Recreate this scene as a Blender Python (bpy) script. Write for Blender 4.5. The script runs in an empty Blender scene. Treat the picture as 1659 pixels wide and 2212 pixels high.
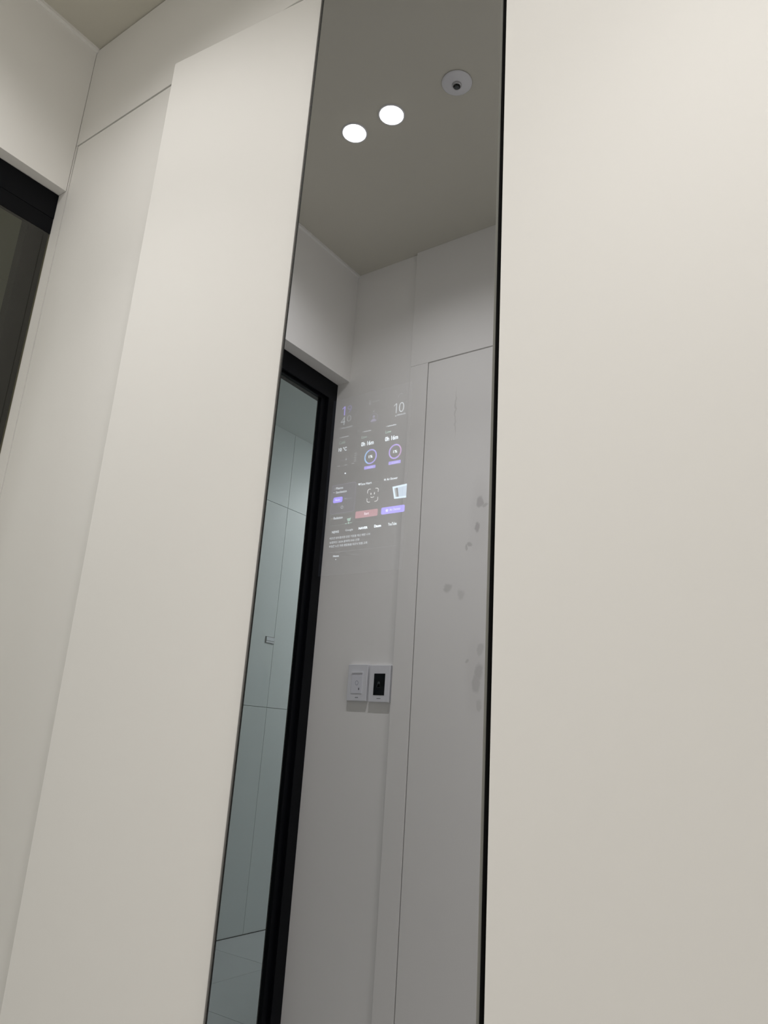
import bpy, bmesh, math, random
from mathutils import Vector, Matrix
random.seed(7)
S = bpy.context.scene
COL = S.collection

# ------------------------------------------------------------------ camera
cam_d = bpy.data.cameras.new('camera')
cam = bpy.data.objects.new('camera', cam_d); COL.objects.link(cam)
cam.location = (1.5395, -0.7523, 0.9660)
cam.rotation_euler = (1.8644979, -0.0640247, 0.6069082)
cam_d.sensor_width = 36.0
cam_d.lens = 1624.26 * 36.0 / 2212.0
cam_d.clip_start = 0.01
S.camera = cam

# ------------------------------------------------------------------ world, exposure
w = bpy.data.worlds.new('world'); S.world = w; w.use_nodes = True
w.node_tree.nodes['Background'].inputs[0].default_value = (0.5, 0.5, 0.5, 1)
w.node_tree.nodes['Background'].inputs[1].default_value = 0.05
S.view_settings.view_transform = 'Standard'
S.view_settings.look = 'None'
S.view_settings.gamma = 1.0
S.view_settings.use_curve_mapping = False
S.view_settings.exposure = -0.17
SPOT_W = 11.8          # each recessed ceiling lamp
SPOT_COL = (1.0, 0.968, 0.945)
CORE_W = 17.5           # its brighter middle
PASSAGE_W = 19.5       # unseen lamp added to the passage behind the glass door
PASSAGE_COL = (1.0, 1.0, 0.985)

# ------------------------------------------------------------------ helpers
def mat(name, col=(.8, .8, .8), rough=.5, metal=0., spec=.5, noise=0., nscale=8., bump=0., bscale=200., coat=0.):
    m = bpy.data.materials.new(name); m.use_nodes = True
    nt = m.node_tree; b = nt.nodes['Principled BSDF']
    b.inputs['Base Color'].default_value = (*col, 1)
    b.inputs['Roughness'].default_value = rough
    b.inputs['Metallic'].default_value = metal
    b.inputs['Specular IOR Level'].default_value = spec
    b.inputs['Coat Weight'].default_value = coat
    tc = nt.nodes.new('ShaderNodeTexCoord')
    if noise:
        n = nt.nodes.new('ShaderNodeTexNoise'); n.inputs['Scale'].default_value = nscale
        n.inputs['Detail'].default_value = 4
        nt.links.new(tc.outputs['Object'], n.inputs['Vector'])
        r = nt.nodes.new('ShaderNodeMix'); r.data_type = 'RGBA'
        r.inputs[6].default_value = (*[c * (1 - noise) for c in col], 1)
        r.inputs[7].default_value = (*[min(1, c * (1 + noise)) for c in col], 1)
        nt.links.new(n.outputs['Fac'], r.inputs[0]); nt.links.new(r.outputs[2], b.inputs['Base Color'])
    if bump:
        n2 = nt.nodes.new('ShaderNodeTexNoise'); n2.inputs['Scale'].default_value = bscale
        nt.links.new(tc.outputs['Object'], n2.inputs['Vector'])
        bp = nt.nodes.new('ShaderNodeBump'); bp.inputs['Strength'].default_value = bump
        bp.inputs['Distance'].default_value = .0005
        nt.links.new(n2.outputs['Fac'], bp.inputs['Height']); nt.links.new(bp.outputs[0], b.inputs['Normal'])
    return m

def emit_mat(name, col, strength):
    m = bpy.data.materials.new(name); m.use_nodes = True
    nt = m.node_tree; nt.nodes.clear()
    o = nt.nodes.new('ShaderNodeOutputMaterial'); e = nt.nodes.new('ShaderNodeEmission')
    e.inputs[0].default_value = (*col, 1); e.inputs[1].default_value = strength
    nt.links.new(e.outputs[0], o.inputs[0])
    return m

_glow = {}
def glow(col, k):
    """light of the screen behind the half-mirror: adds to what the glass reflects"""
    key = (tuple(col), k)
    if key in _glow: return _glow[key]
    m = bpy.data.materials.new('screen_light'); m.use_nodes = True
    nt = m.node_tree; nt.nodes.clear()
    o = nt.nodes.new('ShaderNodeOutputMaterial'); e = nt.nodes.new('ShaderNodeEmission')
    t = nt.nodes.new('ShaderNodeBsdfTransparent'); a = nt.nodes.new('ShaderNodeAddShader')
    e.inputs[0].default_value = (*col, 1); e.inputs[1].default_value = k
    nt.links.new(e.outputs[0], a.inputs[0]); nt.links.new(t.outputs[0], a.inputs[1]); nt.links.new(a.outputs[0], o.inputs[0])
    _glow[key] = m
    return m

def glass_mat(name, tint, ior=1.5, rough=0.):
    m = bpy.data.materials.new(name); m.use_nodes = True
    nt = m.node_tree; nt.nodes.clear()
    o = nt.nodes.new('ShaderNodeOutputMaterial'); t = nt.nodes.new('ShaderNodeBsdfTransparent')
    g = nt.nodes.new('ShaderNodeBsdfGlossy'); mx = nt.nodes.new('ShaderNodeMixShader'); f = nt.nodes.new('ShaderNodeFresnel')
    f.inputs[0].default_value = ior
    t.inputs[0].default_value = (*tint, 1); g.inputs['Roughness'].default_value = rough
    g.inputs[0].default_value = (1, 1, .95, 1)
    ge = nt.nodes.new('ShaderNodeNewGeometry'); mu = nt.nodes.new('ShaderNodeMath'); mu.operation = 'MULTIPLY'
    inv = nt.nodes.new('ShaderNodeMath'); inv.operation = 'SUBTRACT'; inv.inputs[0].default_value = 1
    nt.links.new(ge.outputs['Backfacing'], inv.inputs[1])      # reflect at the outer faces only
    nt.links.new(f.outputs[0], mu.inputs[0]); nt.links.new(inv.outputs[0], mu.inputs[1])
    nt.links.new(mu.outputs[0], mx.inputs[0]); nt.links.new(t.outputs[0], mx.inputs[1]); nt.links.new(g.outputs[0], mx.inputs[2])
    nt.links.new(mx.outputs[0], o.inputs[0])
    return m

def link(name, me, m=None, parent=None, loc=(0, 0, 0)):
    o = bpy.data.objects.new(name, me); COL.objects.link(o)
    if m: me.materials.append(m)
    o.location = loc
    if parent: o.parent = parent
    return o

def bm_mesh(name, bm, smooth=False):
    me = bpy.data.meshes.new(name); bm.to_mesh(me); bm.free()
    if smooth:
        for p in me.polygons: p.use_smooth = True
    return me

def add_box(bm, lo, hi, bev=0.):
    lo, hi = Vector(lo), Vector(hi)
    r = bmesh.ops.create_cube(bm, size=1.0, matrix=Matrix.Translation((lo + hi) / 2) @ Matrix.Diagonal((*(hi - lo), 1)))
    if bev:
        es = set(e for v in r['verts'] for e in v.link_edges)
        bmesh.ops.bevel(bm, geom=list(es), offset=bev, segments=2, affect='EDGES', profile=.5)

def box(name, lo, hi, m, parent=None, bev=0.):
    """box given in scene coordinates; its origin is the middle of its base"""
    base = Vector(((lo[0] + hi[0]) / 2, (lo[1] + hi[1]) / 2, lo[2]))
    bm = bmesh.new(); add_box(bm, Vector(lo) - base, Vector(hi) - base, bev)
    p0 = Vector(parent.matrix_world_loc) if parent and 'matrix_world_loc' in parent else (gloc(parent) if parent else Vector((0, 0, 0)))
    return link(name, bm_mesh(name, bm), m, parent, base - p0)

def gloc(o):
    v = Vector((0, 0, 0))
    while o: v += o.location; o = o.parent
    return v

def lathe(name, prof, m, parent, loc, n=48):
    bm = bmesh.new(); rings = []
    for r, z in prof:
        rings.append([bm.verts.new((r * math.cos(2 * math.pi * i / n), r * math.sin(2 * math.pi * i / n), z)) for i in range(n)] if r > 1e-6 else [bm.verts.new((0, 0, z))])
    for a, b in zip(rings, rings[1:]):
        for i in range(n):
            j = (i + 1) % n
            if len(a) == 1: bm.faces.new((a[0], b[i], b[j]))
            elif len(b) == 1: bm.faces.new((a[i], b[0], a[j]))
            else: bm.faces.new((a[i], b[i], b[j], a[j]))
    bmesh.ops.recalc_face_normals(bm, faces=bm.faces)
    p0 = gloc(parent) if parent else Vector((0, 0, 0))
    o = link(name, bm_mesh(name, bm, True), m, parent, Vector(loc) - p0)
    return o

def empty(name, loc):
    o = bpy.data.objects.new(name, None); COL.objects.link(o); o.location = loc
    o.empty_display_size = .1
    return o

def tag(o, label, cat, group=None):
    o['label'] = label; o['category'] = cat
    if group: o['group'] = group
    return o

def struct(o, label=None):
    o['kind'] = 'structure'
    if label: o['label'] = label
    return o

# ------------------------------------------------------------------ materials
M = {}
M['wall'] = mat('wall_paint', (.90, .89, .86), .6, noise=.012, nscale=3, bump=.05)
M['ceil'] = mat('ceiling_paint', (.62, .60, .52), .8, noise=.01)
M['lacquer'] = mat('white_matt_lacquer', (.86, .85, .82), .62, spec=.3, noise=.012, nscale=2.5, bump=.03)
M['inner'] = mat('white_board', (.70, .68, .64), .6)
M['black'] = mat('black_aluminium', (.003, .0035, .005), .42, spec=.12)
M['body'] = mat('black_housing', (.006, .006, .006), .7)
M['edge'] = mat('polished_glass_edge', (.46, .465, .43), .22)
M['tile'] = mat('pale_porcelain_tile', (.76, .79, .775), .45, noise=.03, nscale=5)
M['grout'] = mat('grey_grout', (.30, .32, .31), .9)
M['fgrout'] = mat('floor_grout', (.42, .43, .435), .9)
M['ftile'] = mat('grey_floor_tile', (.56, .57, .575), .4, noise=.06, nscale=6)
M['rfloor'] = mat('beige_stone_floor', (.84, .82, .79), .45, noise=.05, nscale=6)
M['pwall'] = mat('passage_paint', (.70, .72, .70), .7)
M['pframe'] = mat('plate_frame_grey', (.26, .24, .24), .5)
M['plate'] = mat('white_plastic', (.78, .79, .82), .35)
M['plate_in'] = mat('white_plastic_key', (.76, .77, .82), .3)
M['dark'] = mat('dark_print', (.05, .05, .06), .5)
M['greyprint'] = mat('grey_print', (.45, .47, .52), .5)
M['blackglass'] = mat('black_glass', (.004, .005, .007), .12, coat=.5)
M['metal'] = mat('brushed_metal', (.55, .55, .56), .35, metal=.9)
M['flange'] = mat('white_enamel', (.74, .74, .76), .35)
M['smoke'] = glass_mat('smoked_glass', (.55, .54, .44), 1.7)
M['clear'] = glass_mat('pale_green_glass', (.92, .945, .935))
M['lamp'] = emit_mat('lamp_lens', (1, .97, .93), 14)
M['plamp'] = emit_mat('added_lamp_lens', PASSAGE_COL, 6)

# half-silvered mirror glass with hand smudges near its right edge
def mirror_mat():
    m = bpy.data.materials.new('half_mirror_glass'); m.use_nodes = True
    nt = m.node_tree; nt.nodes.clear(); N = nt.nodes.new; L = nt.links.new
    out = N('ShaderNodeOutputMaterial'); g = N('ShaderNodeBsdfGlossy'); d = N('ShaderNodeBsdfDiffuse'); add = N('ShaderNodeMixShader')
    g.inputs['Roughness'].default_value = 0.0
    tc = N('ShaderNodeTexCoord'); sep = N('ShaderNodeVectorMath'); sep.operation = 'ADD'
    L(tc.outputs['Object'], sep.inputs[0])
    n = N('ShaderNodeTexNoise'); n.inputs['Scale'].default_value = 90; n.inputs['Detail'].default_value = 3
    L(tc.outputs['Object'], n.inputs['Vector'])
    nm = N('ShaderNodeVectorMath'); nm.operation = 'MULTIPLY_ADD'
    L(n.outputs['Color'], nm.inputs[0]); nm.inputs[1].default_value = (.008, 0, .012); nm.inputs[2].default_value = (-.004, 0, -.006)
    L(nm.outputs[0], sep.inputs[1])
    total = None
    # centre x, z, half-width, half-height, weight
    sm = [(1.1344, 1.2430, .0050, .0085, .30), (1.1405, 1.2380, .0045, .0030, .26), (1.1317, 1.2110, .0040, .0075, .32), (1.1220, 1.1920, .0040, .0035, .26),
          (1.1178, 1.1870, .0020, .0050, .24), (1.0941, 1.1409, .0060, .0055, .22), (1.1130, 1.1332, .0050, .0065, .15), (1.1397, 1.0685, .0048, .0080, .18),
          (1.1237, 1.0563, .0026, .0030, .20), (1.1385, 1.0440, .0055, .0100, .24), (1.1357, 1.0320, .0060, .0120, .22), (1.1400, 1.0080, .0040, .0070, .16),
          (1.0955, 1.3700, .0011, .0280, .16), (1.0966, 1.3450, .0009, .0150, .14), (1.1340, 1.2250, .0140, .0500, .05), (1.1340, 1.0400, .0130, .0450, .05)]
    for (x, z, a, b, wgt) in sm:
        s1 = N('ShaderNodeVectorMath'); s1.operation = 'SUBTRACT'; L(sep.outputs[0], s1.inputs[0]); s1.inputs[1].default_value = (x - .963, 0, z)
        s2 = N('ShaderNodeVectorMath'); s2.operation = 'MULTIPLY'; L(s1.outputs[0], s2.inputs[0]); s2.inputs[1].default_value = (1 / a, 0, 1 / b)
        ln = N('ShaderNodeVectorMath'); ln.operation = 'LENGTH'; L(s2.outputs[0], ln.inputs[0])
        mr = N('ShaderNodeMapRange'); mr.interpolation_type = 'SMOOTHSTEP'
        mr.inputs[1].default_value = .5; mr.inputs[2].default_value = 1.25; mr.inputs[3].default_value = wgt; mr.inputs[4].default_value = 0
        L(ln.outputs['Value'], mr.inputs[0])
        if total is None: total = mr.outputs[0]
        else:
            ad = N('ShaderNodeMath'); ad.operation = 'MAXIMUM'; L(total, ad.inputs[0]); L(mr.outputs[0], ad.inputs[1]); total = ad.outputs[0]
    mix = N('ShaderNodeMix'); mix.data_type = 'RGBA'; L(total, mix.inputs[0])
    mix.inputs[6].default_value = (*MIRROR, 1); mix.inputs[7].default_value = (.05, .03, .045, 1)
    L(mix.outputs[2], g.inputs[0]); L(g.outputs[0], out.inputs[0])
    return m
MIRROR = (.585, .598, .64)
M['mirror'] = mirror_mat()

H = 2.6; D = 1.12; XR = 1.95; ZD = 2.2955; ZF = 2.3005

# ------------------------------------------------------------------ the room
struct(box('floor', (-.13, -D - .12, -.05), (XR, .42, 0), M['rfloor']), 'grey floor of the small entrance room')
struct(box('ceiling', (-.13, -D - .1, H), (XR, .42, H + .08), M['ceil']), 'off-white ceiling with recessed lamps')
struct(box('wall_left', (-.13, -D, 2.168), (-.003, .0, H), M['wall'], bev=.0008), 'white wall over the black sliding door')
wb = struct(box('wall_back', (0, .40, 0), (XR, .44, H), M['wall']), 'white wall behind the tall cabinets')
struct(box('trim_1', (-.003, 0, ZF), (XR, .02, H - .003), M['lacquer'], bev=.0006), 'white fascia panel above the cabinet doors')
bm = bmesh.new()
add_box(bm, (-.13, 0, 0), (.0028, .021, 2.168)); add_box(bm, (-.0025, 0, 2.168), (.0028, .021, ZF - .002))
struct(link('trim_2', bm_mesh('trim_2', bm), M['lacquer']), 'white jamb board beside the black sliding door')
struct(box('trim_3', (-.003, -D, H - .008), (.006, 0, H), M['wall']), 'narrow white ceiling moulding over the left wall')
struct(box('trim_4', (1.556, 0, 0), (XR, .02, ZF - .003), M['lacquer']), 'white filler panel at the end of the cabinets')
struct(box('wall_right', (XR, -D - .1, 0), (XR + .05, .42, H), M['wall']), 'white right wall of the entrance room')
# opposite wall: plaster to the left, boarded door surround to the right
struct(box('wall_front', (-.13, -D - .12, 0), (XR, -D, H), M['wall']), 'white wall facing the mirror')
struct(box('trim_5', (.262, -D, 2.1565), (1.35, -D + .011, H), M['lacquer'], bev=.0008), 'white panel above the flush door')
struct(box('trim_6', (.262, -D, 0), (.3305, -D + .011, 2.1560), M['lacquer'], bev=.0008), 'white casing strip beside the flush door')
struct(box('trim_7', (1.2535, -D, 0), (1.35, -D + .011, 2.1560), M['lacquer'], bev=.0008), 'white casing strip on the far side of the flush door')
dr = struct(empty('door_1', (.79, -D, 0)), 'white flush door without visible handle in the wall facing the mirror')
box('door_leaf', (.3335, -D + .001, .006), (1.2505, -D + .011, 2.1525), M['lacquer'], dr, .0008)

# ------------------------------------------------------------------ black sliding glass door in the left opening
sd = struct(empty('door_2', (-.031, 0, 0)), 'black-framed sliding glass door along the left side')
sd.rotation_euler = (0, 0, -math.atan2(.024, D))
def sbox(name, lo, hi, m, bev=.0008):   # local: x away from the room is negative, y along the opening
    base = Vector(((lo[0] + hi[0]) / 2, (lo[1] + hi[1]) / 2, lo[2]))
    bm = bmesh.new(); add_box(bm, Vector(lo) - base, Vector(hi) - base, bev)
    return link(name, bm_mesh(name, bm), m, sd, base)
YF = -D - .0005
sbox('frame_head', (-.012, YF, 2.100), (0, -.0005, 2.167), M['black'])
sbox('track_rail', (-.045, YF, 2.092), (-.012, -.0005, 2.167), M['black'])
sbox('frame_jamb', (-.012, YF, 0), (0, YF + .045, 2.100), M['black'])
sbox('door_stile', (-.030, YF, .012), (-.012, YF + .070, 2.092), M['black'])
sbox('frame_sill', (-.045, YF, 0), (0, -.0005, .012), M['black'])
sbox('top_rail', (-.012, -.50, 2.058), (-.001, -.0008, 2.100), M['black'])
sbox('glass_pane', (-.008, -.50, .012), (-.002, -.0008, 2.058), M['smoke'], 0)
sbox('glass_pane', (-.024, YF + .060, .012), (-.019, -.46, 2.100), M['clear'], 0)
sbox('frame_jamb', (-.045, -.051, .012), (-.009, -.0008, 2.092), M['black'])
sbox('door_stile', (-.030, -.50, .012), (-.012, -.455, 2.092), M['black'])

# ------------------------------------------------------------------ passage beyond the glass door
PX, PH, PY0, PY1 = -1.349, 2.66, -3.7, 1.3
struct(box('floor_passage', (PX, PY0, -.05), (-.1305, PY1, -.003), M['fgrout']), 'grey tiled floor of the passage')
fp = bpy.data.objects['floor_passage']
struct(box('ceiling_passage', (PX, PY0, PH), (-.1305, PY1, PH + .05), M['pwall']), 'plain ceiling of the passage')
struct(box('trim_8', (PX, .537, 2.533), (-.1305, PY1, PH), M['pwall']), 'ceiling bulkhead in the dark end of the passage')
wp = struct(box('wall_passage', (PX - .06, PY0, 0), (PX - .008, PY1, PH), M['grout']), 'tiled wall of the passage seen in the mirror')
struct(box('wall_passage_near', (-.13, PY0, 0), (-.10, -D - .12, PH), M['pwall']), 'passage side of the wall beyond the glass door')
struct(box('wall_passage_side', (-.13, .03, 0), (-.09, PY1, PH), M['pwall']), 'passage side of the wall behind the cabinets')
struct(box('wall_passage_end', (PX, PY0 - .05, 0), (-.13, PY0, PH), M['pwall']), 'bright end wall of the passage')
struct(box('wall_passage_dark_end', (PX, PY1, 0), (-.13, PY1 + .05, PH), M['pwall']), 'dark end wall of the passage')
# wall tiles 0.6 x 1.1 m with thin joints
zs = [(.004, 1.0879), (1.0899, 2.2049), (2.2069, PH)]
tile_me = {}
y = -2.2941 - .6 * 2
while y < PY1:
    for (z0, z1) in zs:
        y0, y1 = max(PY0, y + .001), min(PY1, y + .599)
        if y1 - y0 < .02: continue
        key = (round(y1 - y0, 3), round(z1 - z0, 3))
        if key not in tile_me:
            bm = bmesh.new(); add_box(bm, (-.008, -(y1 - y0) / 2, 0), (0, (y1 - y0) / 2, z1 - z0), .0006)
            tile_me[key] = bm_mesh('wall_tile', bm); tile_me[key].materials.append(M['tile'])
        link('wall_tile', tile_me[key], None, wp, Vector((PX, (y0 + y1) / 2, z0)) - gloc(wp))
    y += .6
fm = None
for i in range(3):
    for j in range(9):
        x0, x1 = PX + .45 * i, min(-.131, PX + .45 * (i + 1)); y0 = PY0 + .56 * j; y1 = min(PY1, y0 + .56)
        if x1 - x0 < .02 or y1 - y0 < .02: continue
        bm = bmesh.new(); add_box(bm, (-(x1 - x0) / 2 + .001, -(y1 - y0) / 2 + .001, -.003), ((x1 - x0) / 2 - .001, (y1 - y0) / 2 - .001, 0), .0005)
        link('floor_tile', bm_mesh('floor_tile', bm), M['ftile'], fp, Vector(((x0 + x1) / 2, (y0 + y1) / 2, 0)) - gloc(fp))
# unseen lamp added to brighten the passage, its square form made up
pl = tag(empty('added_passage_lamp', (-.64, -3.3, PH)), 'unseen square ceiling lamp added to light the tiled passage', 'lamp')
box('added_lamp_frame', (-.80, -3.46, PH - .025), (-.48, -3.14, PH), M['flange'], pl, .003)
box('added_lamp_diffuser', (-.78, -3.44, PH - .030), (-.50, -3.16, PH - .0255), M['plamp'], pl)
la = bpy.data.lights.new('added_passage_light', 'AREA'); la.shape = 'RECTANGLE'; la.size = .28; la.size_y = .28
la.energy = PASSAGE_W; la.color = PASSAGE_COL
lo = bpy.data.objects.new('added_passage_light', la); COL.objects.link(lo); lo.parent = pl; lo.location = (0, 0, -.034)
# small plate on the tiled wall
wpl = tag(empty('wall_plate', (PX, -2.260, 1.4245)), 'small pale recessed plate on the tiled passage wall', 'wall plate')
box('plate_frame', (PX, -2.2935, 1.4245), (PX + .004, -2.2265, 1.4605), M['pframe'], wpl, .0008)
box('plate_insert', (PX + .004, -2.2905, 1.4385), (PX + .006, -2.2295, 1.4575), M['plate'], wpl, .0005)
box('plate_insert', (PX + .004, -2.2905, 1.4270), (PX + .0055, -2.2295, 1.4365), M['flange'], wpl, .0005)

# ------------------------------------------------------------------ tall cabinets
def carcass(name, x0, x1, parent):
    bm = bmesh.new(); y0, y1, z0, z1 = .022, .38, .0, ZD - .004; t = .018
    add_box(bm, (x0, y0, z0), (x0 + t, y1, z1)); add_box(bm, (x1 - t, y0, z0), (x1, y1, z1))
    add_box(bm, (x0 + t, y1 - .006, z0), (x1 - t, y1, z1))
    add_box(bm, (x0 + t, y0, z0), (x1 - t, y1 - .006, z0 + t)); add_box(bm, (x0 + t, y0, z1 - t), (x1 - t, y1 - .006, z1))
    for z in (.55, 1.0, 1.45, 1.9): add_box(bm, (x0 + t, y0 + .03, z), (x1 - t, y1 - .006, z + t))
    for v in bm.verts: v.co -= parent.location
    return link('cabinet_body', bm_mesh('cabinet_body', bm), M['inner'], parent)
c1 = tag(empty('tall_cabinet', (.200, .2, 0)), 'tall white cabinet with closed door in the corner by the black sliding door', 'cabinet')
carcass('cabinet_body', .0120, .3955, c1)
box('cabinet_door', (.0066, .0005, .03), (.394, .0195, ZD), M['lacquer'], c1, .0008)
c2 = tag(empty('tall_cabinet', (.585, .2, 0)), 'tall white cabinet left of the mirror with its door slightly ajar', 'cabinet')
carcass('cabinet_body', .3965, .7745, c2)
# door hinged at its right edge, swung out a few degrees
P0 = Vector((.3965, -.0305)); P1 = Vector((.7672, .0086)); dl = (P1 - P0).length; ang = math.atan2(P1.y - P0.y, P1.x - P0.x)
bm = bmesh.new(); add_box(bm, (-dl, 0, 0), (0, .018, ZD + .0038 - .03), .0008)
d2 = link('cabinet_door', bm_mesh('cabinet_door', bm), M['lacquer'], c2, Vector((P1.x, P1.y, .03)) - c2.location)
d2.rotation_euler = (0, 0, ang)
c3 = tag(empty('tall_cabinet', (1.353, .2, 0)), 'tall white cabinet with closed door right of the mirror', 'cabinet')
carcass('cabinet_body', 1.156, 1.552, c3)
box('cabinet_door', (1.1545, .0, .03), (1.5530, .0195, ZD), M['lacquer'], c3, .0008)

# ------------------------------------------------------------------ the smart mirror
sm = tag(empty('smart_mirror', (.963, .0, .03)), 'tall grey-tinted smart mirror panel with a lit screen between the white cabinet doors', 'mirror')
XM0, XM1 = .7802, 1.1461
bm = bmesh.new(); bx = .0007
add_box(bm, (XM0 - .963 + .0022, 0, 0), (XM1 - .963, .0066, ZD - .03))
me = bm_mesh('mirror_glass', bm)
mg = link('mirror_glass', me, M['mirror'], sm, (0, 0, 0))
me.materials.append(M['edge'])
for p in me.polygons:
    p.material_index = 0 if p.normal.y < -.5 else 1
# smudge coordinates in the glass material are measured from the floor
mg.location = (0, 0, -.03)
for v in me.vertices: v.co.z += .03
box('edge_strip', (XM0, -.0004, .03), (XM0 + .0020, .0070, ZD), M['body'], sm)
box('mirror_housing', (XM0 + .001, .0070, .03), (XM1 - .001, .30, ZD), M['body'], sm)

# --- screen
SX0, SX1, SZ0, SZ1 = .8935, 1.0287, 1.168, 1.425
def plane_xz(name, pts, m, parent, y):
    """flat polygon(s) facing the room; pts is a list of polygons of (x, z)"""
    bm = bmesh.new()
    cx = sum(p[0] for pl_ in pts for p in pl_) / sum(len(pl_) for pl_ in pts); cz = sum(p[1] for pl_ in pts for p in pl_) / sum(len(pl_) for pl_ in pts)
    for pl_ in pts:
        bm.faces.new([bm.verts.new((x - cx, 0, z - cz)) for x, z in pl_])
    for f in bm.faces:
        f.normal_update()
        if f.normal.y > 0: f.normal_flip()
    return link(name, bm_mesh(name, bm), m, parent, Vector((cx, y, cz)) - gloc(parent))
scr = plane_xz('screen', [[(SX0, SZ0), (SX1, SZ0), (SX1, SZ1), (SX0, SZ1)]], glow((.75, .8, 1.0), .0045), sm, -.0002)
scr['label'] = 'lit screen with clock, gauges, buttons and news lines'
YT = -.0005
def rect(cx, cz, w_, h_): return [(cx - w_ / 2, cz - h_ / 2), (cx + w_ / 2, cz - h_ / 2), (cx + w_ / 2, cz + h_ / 2), (cx - w_ / 2, cz + h_ / 2)]
def rrect(cx, cz, w_, h_, r, n=6):
    out = []
    for (sx, sz, a0) in ((1, 1, 0), (-1, 1, 90), (-1, -1, 180), (1, -1, 270)):
        for i in range(n + 1):
            a = math.radians(a0 + 90 * i / n); out.append((cx + sx * (w_ / 2 - r) + r * math.cos(a), cz + sz * (h_ / 2 - r) + r * math.sin(a)))
    return out
def outline(poly, t):
    """thin closed line along a polygon"""
    cx = sum(p[0] for p in poly) / len(poly); cz = sum(p[1] for p in poly) / len(poly)
    inn = [(cx + (x - cx) * (1 - t / max(abs(x - cx), 1e-6)) if abs(x - cx) > t else x, cz + (z - cz) * (1 - t / max(abs(z - cz), 1e-6)) if abs(z - cz) > t else z) for x, z in poly]
    n = len(poly); return [[poly[i], poly[(i + 1) % n], inn[(i + 1) % n], inn[i]] for i in range(n)]
def arc(cx, cz, rx, rz, a0, a1, t, n=32):
    out = []
    for i in range(n):
        a = math.radians(a0 + (a1 - a0) * i / n); b = math.radians(a0 + (a1 - a0) * (i + 1) / n)
        f = lambda q, k: (cx + (rx - k) * math.cos(q), cz + (rz - k) * math.sin(q))
        out.append([f(a, 0), f(b, 0), f(b, t), f(a, t)])
    return out
def disc(cx, cz, rx, rz, n=24): return [(cx + rx * math.cos(2 * math.pi * i / n), cz + rz * math.sin(2 * math.pi * i / n)) for i in range(n)]
def glyph(name, polys, col, k): return plane_xz(name, polys, glow(col, k), scr, YT)

def text(name, s, box4, col, k, thin=0., fit=True):
    cx, cz, w_, h_ = box4
    cu = bpy.data.curves.new(name, 'FONT'); cu.body = s; cu.offset = thin + .008; cu.resolution_u = 3
    to = bpy.data.objects.new(name, cu); COL.objects.link(to)
    bpy.context.view_layer.update()
    me = bpy.data.meshes.new_from_object(to.evaluated_get(bpy.context.evaluated_depsgraph_get()))
    bpy.data.objects.remove(to); bpy.data.curves.remove(cu)
    if not me.vertices: return None
    xs = [v.co.x for v in me.vertices]; ys = [v.co.y for v in me.vertices]
    x0, x1, y0, y1 = min(xs), max(xs), min(ys), max(ys)
    sx = w_ / (x1 - x0); sy = h_ / (y1 - y0)
    for v in me.vertices:
        v.co = Vector(((v.co.x - (x0 + x1) / 2) * sx, 0, (v.co.y - (y0 + y1) / 2) * sy))
    me.materials.clear(); me.name = name
    return link(name, me, glow(col, round(k * 1.45, 3)), scr, Vector((cx, YT, cz)) - gloc(scr))

def micro(name, b, col, k, seed):
    """a line of lettering too small to read: short strokes"""
    r = random.Random(seed); cx, cz, w_, h_ = b; x = cx - w_ / 2; ps = []
    while x < cx + w_ / 2:
        ww = r.uniform(.0007, .0013); hh = h_ * r.uniform(.55, 1.0)
        ps.append(rect(x + ww / 2, cz - h_ / 2 + hh / 2, ww, hh)); x += ww + r.uniform(.00015, .0003)
    glyph(name, ps, col, k)

WHT = (.86, .95, 1.0); GRN = (.55, .9, .72); PUR = (.36, .28, 1.0); LAV = (.62, .55, 1.0)
def one(cx, cz, w_, h_, t):   # a figure one with its flag
    x1 = cx + w_ / 2; z0, z1 = cz - h_ / 2, cz + h_ / 2
    return [[(x1 - t, z0), (x1, z0), (x1, z1), (x1 - t, z1)], [(x1 - t, z1), (cx - w_ / 2, z1 - h_ * .20), (cx - w_ / 2, z1 - h_ * .20 - t * .9), (x1 - t, z1 - t * 1.1)]]
glyph('clock_digit', one(.9138, 1.40498, .0050, .0138, .0017), PUR, .36)
text('clock_digit', '9', (0.92412, 1.40598, 0.0075, 0.01193), PUR, .07, -.02)
text('clock_digit', '4', (0.91404, 1.38965, 0.0078, 0.01279), WHT, .13, -.025)
text('clock_digit', '0', (0.92446, 1.39181, 0.0075, 0.00950), WHT, .07, -.025)
micro('date_line', (0.92150, 1.37905, 0.0175, 0.0026), WHT, .09, 1)
glyph('calendar_icon', outline(rect(.9105, 1.3788, .0028, .0028), .0004), WHT, .08)
glyph('pointer_icon', [[(.9360, 1.3948), (.9364, 1.3948), (.9396, 1.4000), (.9391, 1.4000)]], WHT, .10)
glyph('building_icon', [rect(.9584 + .0015 * i, 1.4061 + .0017 * j, .0011, .0012) for i in range(2) for j in range(4)], WHT, .08)
micro('building_line', (0.96936, 1.4090, 0.0120, 0.0028), WHT, .022, 2)
glyph('check_icon', [[(.9661, 1.3938), (.9668, 1.3929), (.9671, 1.3934), (.9664, 1.3943)], [(.9668, 1.3929), (.9686, 1.3945), (.9682, 1.3949), (.9671, 1.3934)]], WHT, .20)
glyph('person_icon', arc(.9675, 1.3838, .0071, .0068, 0, 360, .0004) + [disc(.9675, 1.3858, .0019, .0021), [(.9631, 1.3786), (.9719, 1.3786), (.9712, 1.3812), (.9690, 1.3826), (.9660, 1.3826), (.9638, 1.3812)]], LAV, .11)
glyph('weather_icon', arc(1.0105, 1.4060, .0042, .0048, 40, 190, .0004), WHT, .13)
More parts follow.
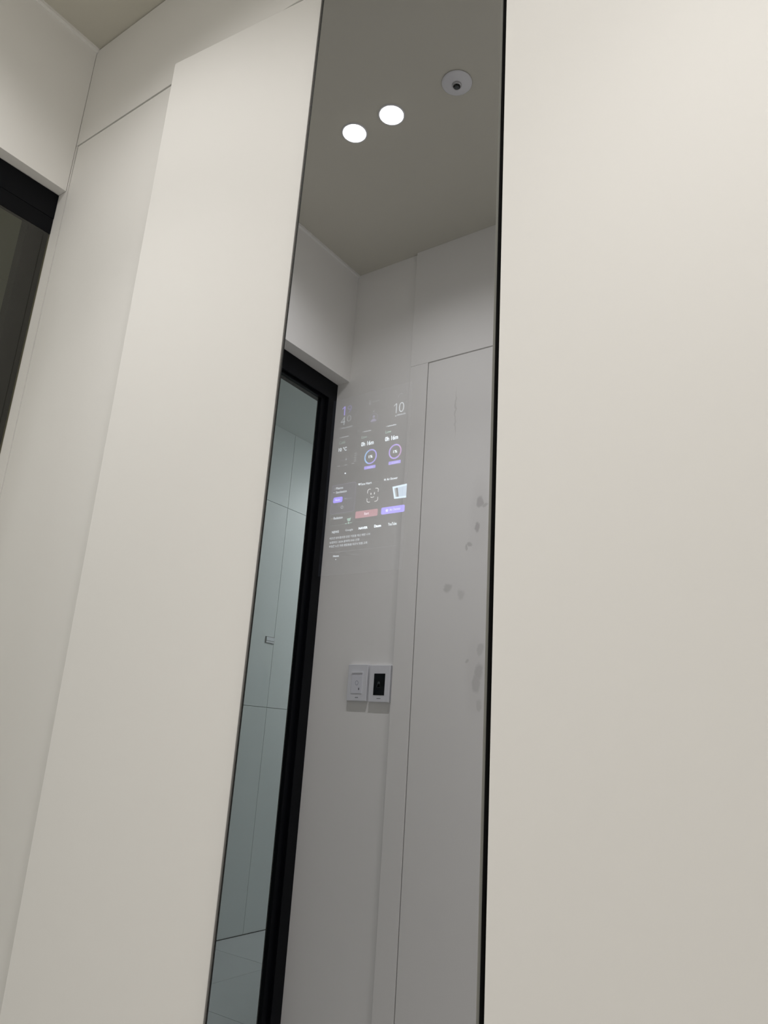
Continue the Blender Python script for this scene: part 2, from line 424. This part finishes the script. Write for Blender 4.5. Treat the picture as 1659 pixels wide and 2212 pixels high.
glyph('outdoor_degrees', one(1.0026, 1.3904, .0046, .0143, .0010), WHT, .32)
text('outdoor_degrees', '0', (1.0127, 1.39044, 0.0082, 0.01432), WHT, .20, -.025)
glyph('degree_icon', arc(1.02048, 1.3962, .0011, .0013, 0, 360, .0003, 16), WHT, .07)
glyph('state_icon', [disc(1.0042, 1.3792, .0010, .0010)], WHT, .2)
micro('state_line', (1.0125, 1.38009, 0.0130, 0.0024), WHT, .17, 3)
for i, b in enumerate(((0.9196, 1.36492, 0.0130, 0.0016), (0.9585, 1.36624, 0.0118, 0.0017), (0.9985, 1.36684, 0.0130, 0.0018))):
    micro('gauge_title', b, WHT, (.16, .18, .34)[i], 4 + i)
    glyph('gauge_icon', [rect(b[0] - b[2] / 2 - .0016, b[1] - .0002, .0018, .0010)], WHT, (.12, .1, .2)[i])
text('gauge_state', 'Cold', (0.91562, 1.35698, 0.01013, 0.0044), GRN, .10)
text('gauge_state', 'Low', (0.95416, 1.35815, 0.00951, 0.0040), GRN, .12)
text('gauge_state', 'Low', (0.99383, 1.3586, 0.0093, 0.0040), GRN, .20)
text('gauge_value', '10 °C', (0.91775, 1.34653, 0.01419, 0.0056), WHT, .36)
text('gauge_value', '0h 16m', (0.9600, 1.34794, 0.02082, 0.0062), WHT, .50)
text('gauge_value', '0h 16m', (0.99961, 1.34838, 0.02068, 0.0063), WHT, .58)
glyph('chart_line', [rect(0.92593, 1.3301, 0.02619, 0.0003)], LAV, .07)
glyph('chart_marker', [rect(.92537, 1.33051, .0006, .0044), rect(.92537, 1.33051, .0024, .0006)], WHT, .18)
glyph('chart_scale', [rect(.9412, z, .0038, .0010) for z in (1.33647, 1.33342, 1.33065, 1.32766, 1.32514)], WHT, .09)
glyph('chart_scale', [rect(x, 1.3222, .0044, .0009) for x in (.91305, .92555, .93812)], WHT, .12)
a = arc(.9671, 1.32744, .0103, .0107, 0, 360, .0019, 48)
glyph('dial_ring', [q for q in a if sum(p[0] for p in q) / 4 >= .9630], (.34, .28, .95), .42)
glyph('dial_ring', [q for q in a if sum(p[0] for p in q) / 4 < .9630], (.25, .55, 1.0), .42)
a = arc(1.0068, 1.3280, .0101, .0105, 0, 360, .0019, 48)
glyph('dial_ring', [q for q in a if sum(p[0] for p in q) / 4 < 1.0120], (.45, .30, .95), .42)
glyph('dial_ring', [q for q in a if sum(p[0] for p in q) / 4 >= 1.0120], (.62, .30, .72), .36)
text('dial_value', '1%', (0.96725, 1.32747, 0.0062, 0.0040), WHT, .55)
text('dial_value', '1%', (1.0070, 1.32795, 0.0062, 0.0040), WHT, .55)
glyph('dial_badge', [rrect(.9671, 1.31223, .0187, .0044, .0006)], PUR, .40)
glyph('dial_badge', [rrect(1.0071, 1.3126, .0191, .0045, .0006)], PUR, .42)
micro('badge_line', (.9680, 1.31223, .0100, .0020), WHT, .18, 8)
micro('badge_line', (1.0080, 1.3126, .0105, .0020), WHT, .18, 9)
glyph('page_dot', [disc(.92586, 1.30979, .0012, .0010)], WHT, .6)
# cards
glyph('plasma_card', outline(rrect(.92584, 1.27409, .0410, .0414, .003), .0004), LAV, .10)
glyph('card_fill', [rrect(.92584, 1.27409, .0400, .0404, .003)], (.5, .5, 1.0), .012)
text('card_title', 'Plasma', (0.91819, 1.28971, 0.01197, 0.0033), WHT, .30)
text('card_title', 'Sterilization', (0.92175, 1.28386, 0.01846, 0.0033), WHT, .30)
glyph('card_icon', outline(rect(.9095, 1.28953, .0022, .0025), .0004), WHT, .12)
glyph('card_icon', [rect(.90925, 1.2841, .0026, .0006)], WHT, .3)
glyph('auto_button', [rrect(.91672, 1.27288, .0162, .0080, .0022)], (.30, .22, 1.0), .55)
text('button_text', 'Auto', (0.91649, 1.2729, 0.00861, 0.0031), WHT, .28)
text('button_text', 'Manual', (0.93421, 1.27283, 0.01173, 0.0026), WHT, .055)
glyph('power_icon', arc(.92522, 1.26130, .0021, .0021, 120, 420, .0005, 20) + [rect(.92522, 1.2630, .0005, .0024)], WHT, .28)
glyph('radiation_card', outline(rrect(.92575, 1.24441, .0394, .0158, .0028), .0004), GRN, .07)
text('card_title', 'Radiation', (0.92001, 1.2470, 0.01526, 0.0034), WHT, .34)
glyph('card_icon', [rect(.90972, 1.2468, .0020, .0018)], (1, .9, .7), .10)
glyph('radiation_dial', arc(.9388, 1.2385, .0080, .0086, 20, 170, .0005, 20), GRN, .06)
glyph('radiation_dial', [[(.9352, 1.2440), (.9424, 1.2448), (.9408, 1.2405), (.9372, 1.2400)], disc(.93875, 1.2378, .0014, .0014), rect(.9343, 1.2373, .0030, .0009), rect(.9424, 1.2377, .0022, .0009)], GRN, .26)
glyph('face_card', outline(rrect(.96833, 1.26372, .0410, .0525, .0026), .0003), WHT, .035)
glyph('heart_icon', [[(.9517, 1.2884), (.9534, 1.2901), (.9536, 1.2911), (.9528, 1.2917), (.9517, 1.2911), (.9506, 1.2917), (.9498, 1.2911), (.9500, 1.2901)]], WHT, .5)
text('card_title', 'Face Heart', (0.96319, 1.28986, 0.01762, 0.0033), WHT, .40)
fx, fz, fw, fh = .97519, 1.27176, .0180, .0186
br = []
for sx in (-1, 1):
    for sz in (-1, 1):
        ccx, ccz, r = fx + sx * (fw / 2 - .0028), fz + sz * (fh / 2 - .0030), .0028
        a0 = {(1, 1): 0, (-1, 1): 90, (-1, -1): 180, (1, -1): 270}[(sx, sz)]
        br += arc(ccx, ccz, r, r * 1.06, a0, a0 + 90, .0006, 8)
        br += [rect(ccx - sx * .0012, fz + sz * (fh / 2 - .0003), .0024, .0006), rect(fx + sx * (fw / 2 - .0003), ccz - sz * .0014, .0006, .0028)]
br += [rrect(fx - .0029, fz + .0022, .0010, .0030, .0005), rrect(fx + .0027, fz + .0022, .0010, .0030, .0005)] + arc(fx - .0004, fz - .0012, .0032, .0022, 205, 335, .0006, 10)
glyph('face_icon', br, (1, 1, .97), .50)
glyph('start_button', [rrect(.96716, 1.24729, .0363, .0096, .0016)], (1.0, .38, .45), .20)
text('button_text', 'Start', (0.96732, 1.24757, 0.00761, 0.0033), WHT, .38)
def star(cx, cz, r): return [(cx + (r if i % 2 == 0 else r * .45) * math.sin(math.pi * i / 5), cz + (r if i % 2 == 0 else r * .45) * math.cos(math.pi * i / 5)) for i in range(10)]
glyph('star_icon', [star(.99349, 1.29058, .0021)], WHT, .45)
text('card_title', 'Air Shower', (1.00487, 1.29055, 0.01718, 0.0032), WHT, .45)
# picture of the ceiling air unit, cut off by the edge of the screen
O = [(1.0062, 1.2790), (1.0285, 1.2802), (1.0284, 1.2615), (1.0100, 1.2620)]; I = [(1.0092, 1.2765), (1.0285, 1.2778), (1.0284, 1.2640), (1.0122, 1.2642)]
glyph('unit_picture', [[O[0], O[1], I[1], I[0]], [O[0], I[0], I[3], O[3]], [O[3], I[3], I[2], O[2]]], (.72, .90, 1.0), .50)
glyph('unit_picture_grille', [[I[0], (1.0120, 1.2767), (1.0146, 1.2642), I[3]]], (.8, .9, .9), .16)
glyph('unit_picture_panel', [[(1.0146, 1.2769), I[1], I[2], (1.0168, 1.2642)]], (.66, .84, 1.0), .36)
text('button_text', 'Air Shower', (1.01253, 1.24806, 0.01721, 0.0033), WHT, .26)
glyph('air_button', [rrect(1.00897, 1.24762, .0363, .0094, .0020)], (.32, .26, 1.0), .50)
glyph('star_icon', [star(.99981, 1.24757, .0029)], WHT, .35)
text('news_tab', 'NEWS', (0.91741, 1.22745, 0.01176, 0.0034), WHT, .34)
text('news_tab', 'Google', (0.94063, 1.22762, 0.01243, 0.0036), WHT, .28, -.01)
text('news_tab', 'NAVER', (0.96354, 1.22823, 0.01439, 0.0032), WHT, .55, .02)
text('news_tab', 'Daum', (0.98668, 1.22858, 0.01076, 0.0036), WHT, .60, .02)
text('news_tab', 'YouTube', (1.00962, 1.22872, 0.01318, 0.0040), WHT, .42, .005)
text('news_line', '박민근 정부질의엔 현장 거동불 재난 예방 나서', (0.94191, 1.2189, 0.06711, 0.0033), WHT, .22)
text('news_line', '보령머드 2024 올해의 SNS 선정', (0.93373, 1.21312, 0.04958, 0.0033), WHT, .22)
text('news_line', '부경근 노인 의료 통합돌봄 테크닉 맞춤 교육', (0.94038, 1.20775, 0.06368, 0.0033), WHT, .24)
glyph('divider_line', [rect(0.96398, 1.19929, 0.10892, 0.0003)], WHT, .08)
for i, b in enumerate(((0.95238, 1.19407, 0.0100, 0.0014), (0.98191, 1.19455, 0.0092, 0.0011), (1.01211, 1.19501, 0.0107, 0.0011))):
    micro('faint_tab', b, WHT, .02, 20 + i)
text('home_tab', 'Home', (0.92198, 1.19401, 0.00949, 0.0027), WHT, .40)
glyph('home_dot', [disc(.9220, 1.18922, .0006, .0006)], WHT, .45)

# ------------------------------------------------------------------ two wall control plates on the opposite wall
YW = -D
def flat(name, pts, m, parent, y):   # flat print on a face looking towards the mirror (+y)
    o = plane_xz(name, pts, m, parent, y)
    o.data.flip_normals(); return o
pA = tag(empty('wall_switch', (.1358, YW, 1.072)), 'white call plate with a pale oval button, nearer the black door frame', 'wall switch')
box('face_plate', (.0992, YW, 1.0715), (.1724, YW + .012, 1.1795), M['plate'], pA, .0012)
kb = box('key_panel', (.1150, YW + .012, 1.0930), (.1560, YW + .0135, 1.1560), M['plate_in'], pA, .0006)
box('key_hood', (.1150, YW + .012, 1.1530), (.1560, YW + .0155, 1.1575), M['plate'], pA, .0006)
flat('oval_mark', arc(.1358, 1.1240, .0062, .0072, 0, 360, .0018, 24), M['greyprint'], pA, YW + .0137)
flat('slot_mark', [rect(.1450, 1.1065, .0030, .0066)], M['dark'], pA, YW + .0137)
flat('maker_mark', [rect(.1330 + .0024 * i, 1.0815, .0018, .0017) for i in range(5)], M['dark'], pA, YW + .0122)
pB = tag(empty('wall_switch', (.2176, YW, 1.0705)), 'white plate with a black glass touch panel, nearer the flush door', 'wall switch')
box('face_plate', (.1803, YW, 1.0700), (.2552, YW + .012, 1.1775), M['plate'], pB, .0012)
box('touch_glass', (.1985, YW + .012, 1.0895), (.2385, YW + .0128, 1.1525), M['blackglass'], pB, .0004)
M['icon'] = mat('dim_icon', (.06, .068, .07), .4)
flat('bell_icon', [disc(.2170, 1.1230, .0046, .0062), rect(.2170, 1.1150, .0120, .0050), disc(.2170, 1.1170, .0056, .0056)], M['icon'], pB, YW + .0130)
flat('maker_mark', [rect(.2130 + .0024 * i, 1.0805, .0018, .0017) for i in range(6)], M['dark'], pB, YW + .0122)

# ------------------------------------------------------------------ ceiling lamps and sprinkler
def downlight(x, y, label, group=None):
    t = tag(empty('ceiling_downlight', (x, y, H)), label, 'ceiling lamp', group)
    lathe('trim_ring', [(.031, -.0010), (.0335, -.0025), (.0365, -.0020), (.0370, 0.0)], M['flange'], t, (x, y, H))
    lathe('lens', [(0, -.0040), (.0310, -.0036), (.0325, -.0020)], M['lamp'], t, (x, y, H))
    l = bpy.data.lights.new('downlight_light', 'SPOT'); l.energy = SPOT_W; l.color = SPOT_COL
    l.spot_size = math.radians(147); l.spot_blend = 1.0; l.shadow_soft_size = .006
    o = bpy.data.objects.new('downlight_light', l); COL.objects.link(o); o.parent = t; o.location = (0, 0, -.012)
    l2 = l.copy(); l2.energy = CORE_W; l2.spot_size = math.radians(84)
    o = bpy.data.objects.new('downlight_core', l2); COL.objects.link(o); o.parent = t; o.location = (0, 0, -.012)
    return t
downlight(.4006, -.5580, 'round recessed ceiling lamp farther from the sprinkler in the mirror')
downlight(.5269, -.5590, 'round recessed ceiling lamp nearer the sprinkler in the mirror')
downlight(1.40, -.5590, 'round recessed ceiling lamp in front of the right cabinet door, left of its pair')
downlight(1.526, -.5590, 'round recessed ceiling lamp in front of the right cabinet door, right of its pair')
sx_, sy_ = .731, -.5595
sp = tag(empty('fire_sprinkler', (sx_, sy_, H)), 'round white fire sprinkler head on the ceiling seen in the mirror', 'sprinkler')
lathe('flange', [(.0100, -.0085), (.0180, -.0080), (.0360, -.0050), (.0392, -.0030), (.0395, -.0015), (.0380, -.0012), (.0380, 0)], M['flange'], sp, (sx_, sy_, H))
lathe('cup', [(.0090, -.006), (.0092, -.0140), (.0112, -.0145), (.0125, -.0120), (.0128, -.0070)], M['metal'], sp, (sx_, sy_, H))
lathe('nozzle', [(.0020, -.004), (.0060, -.0160), (.0066, -.0175), (.0040, -.0185), (0, -.0185)], M['icon'], sp, (sx_, sy_, H))
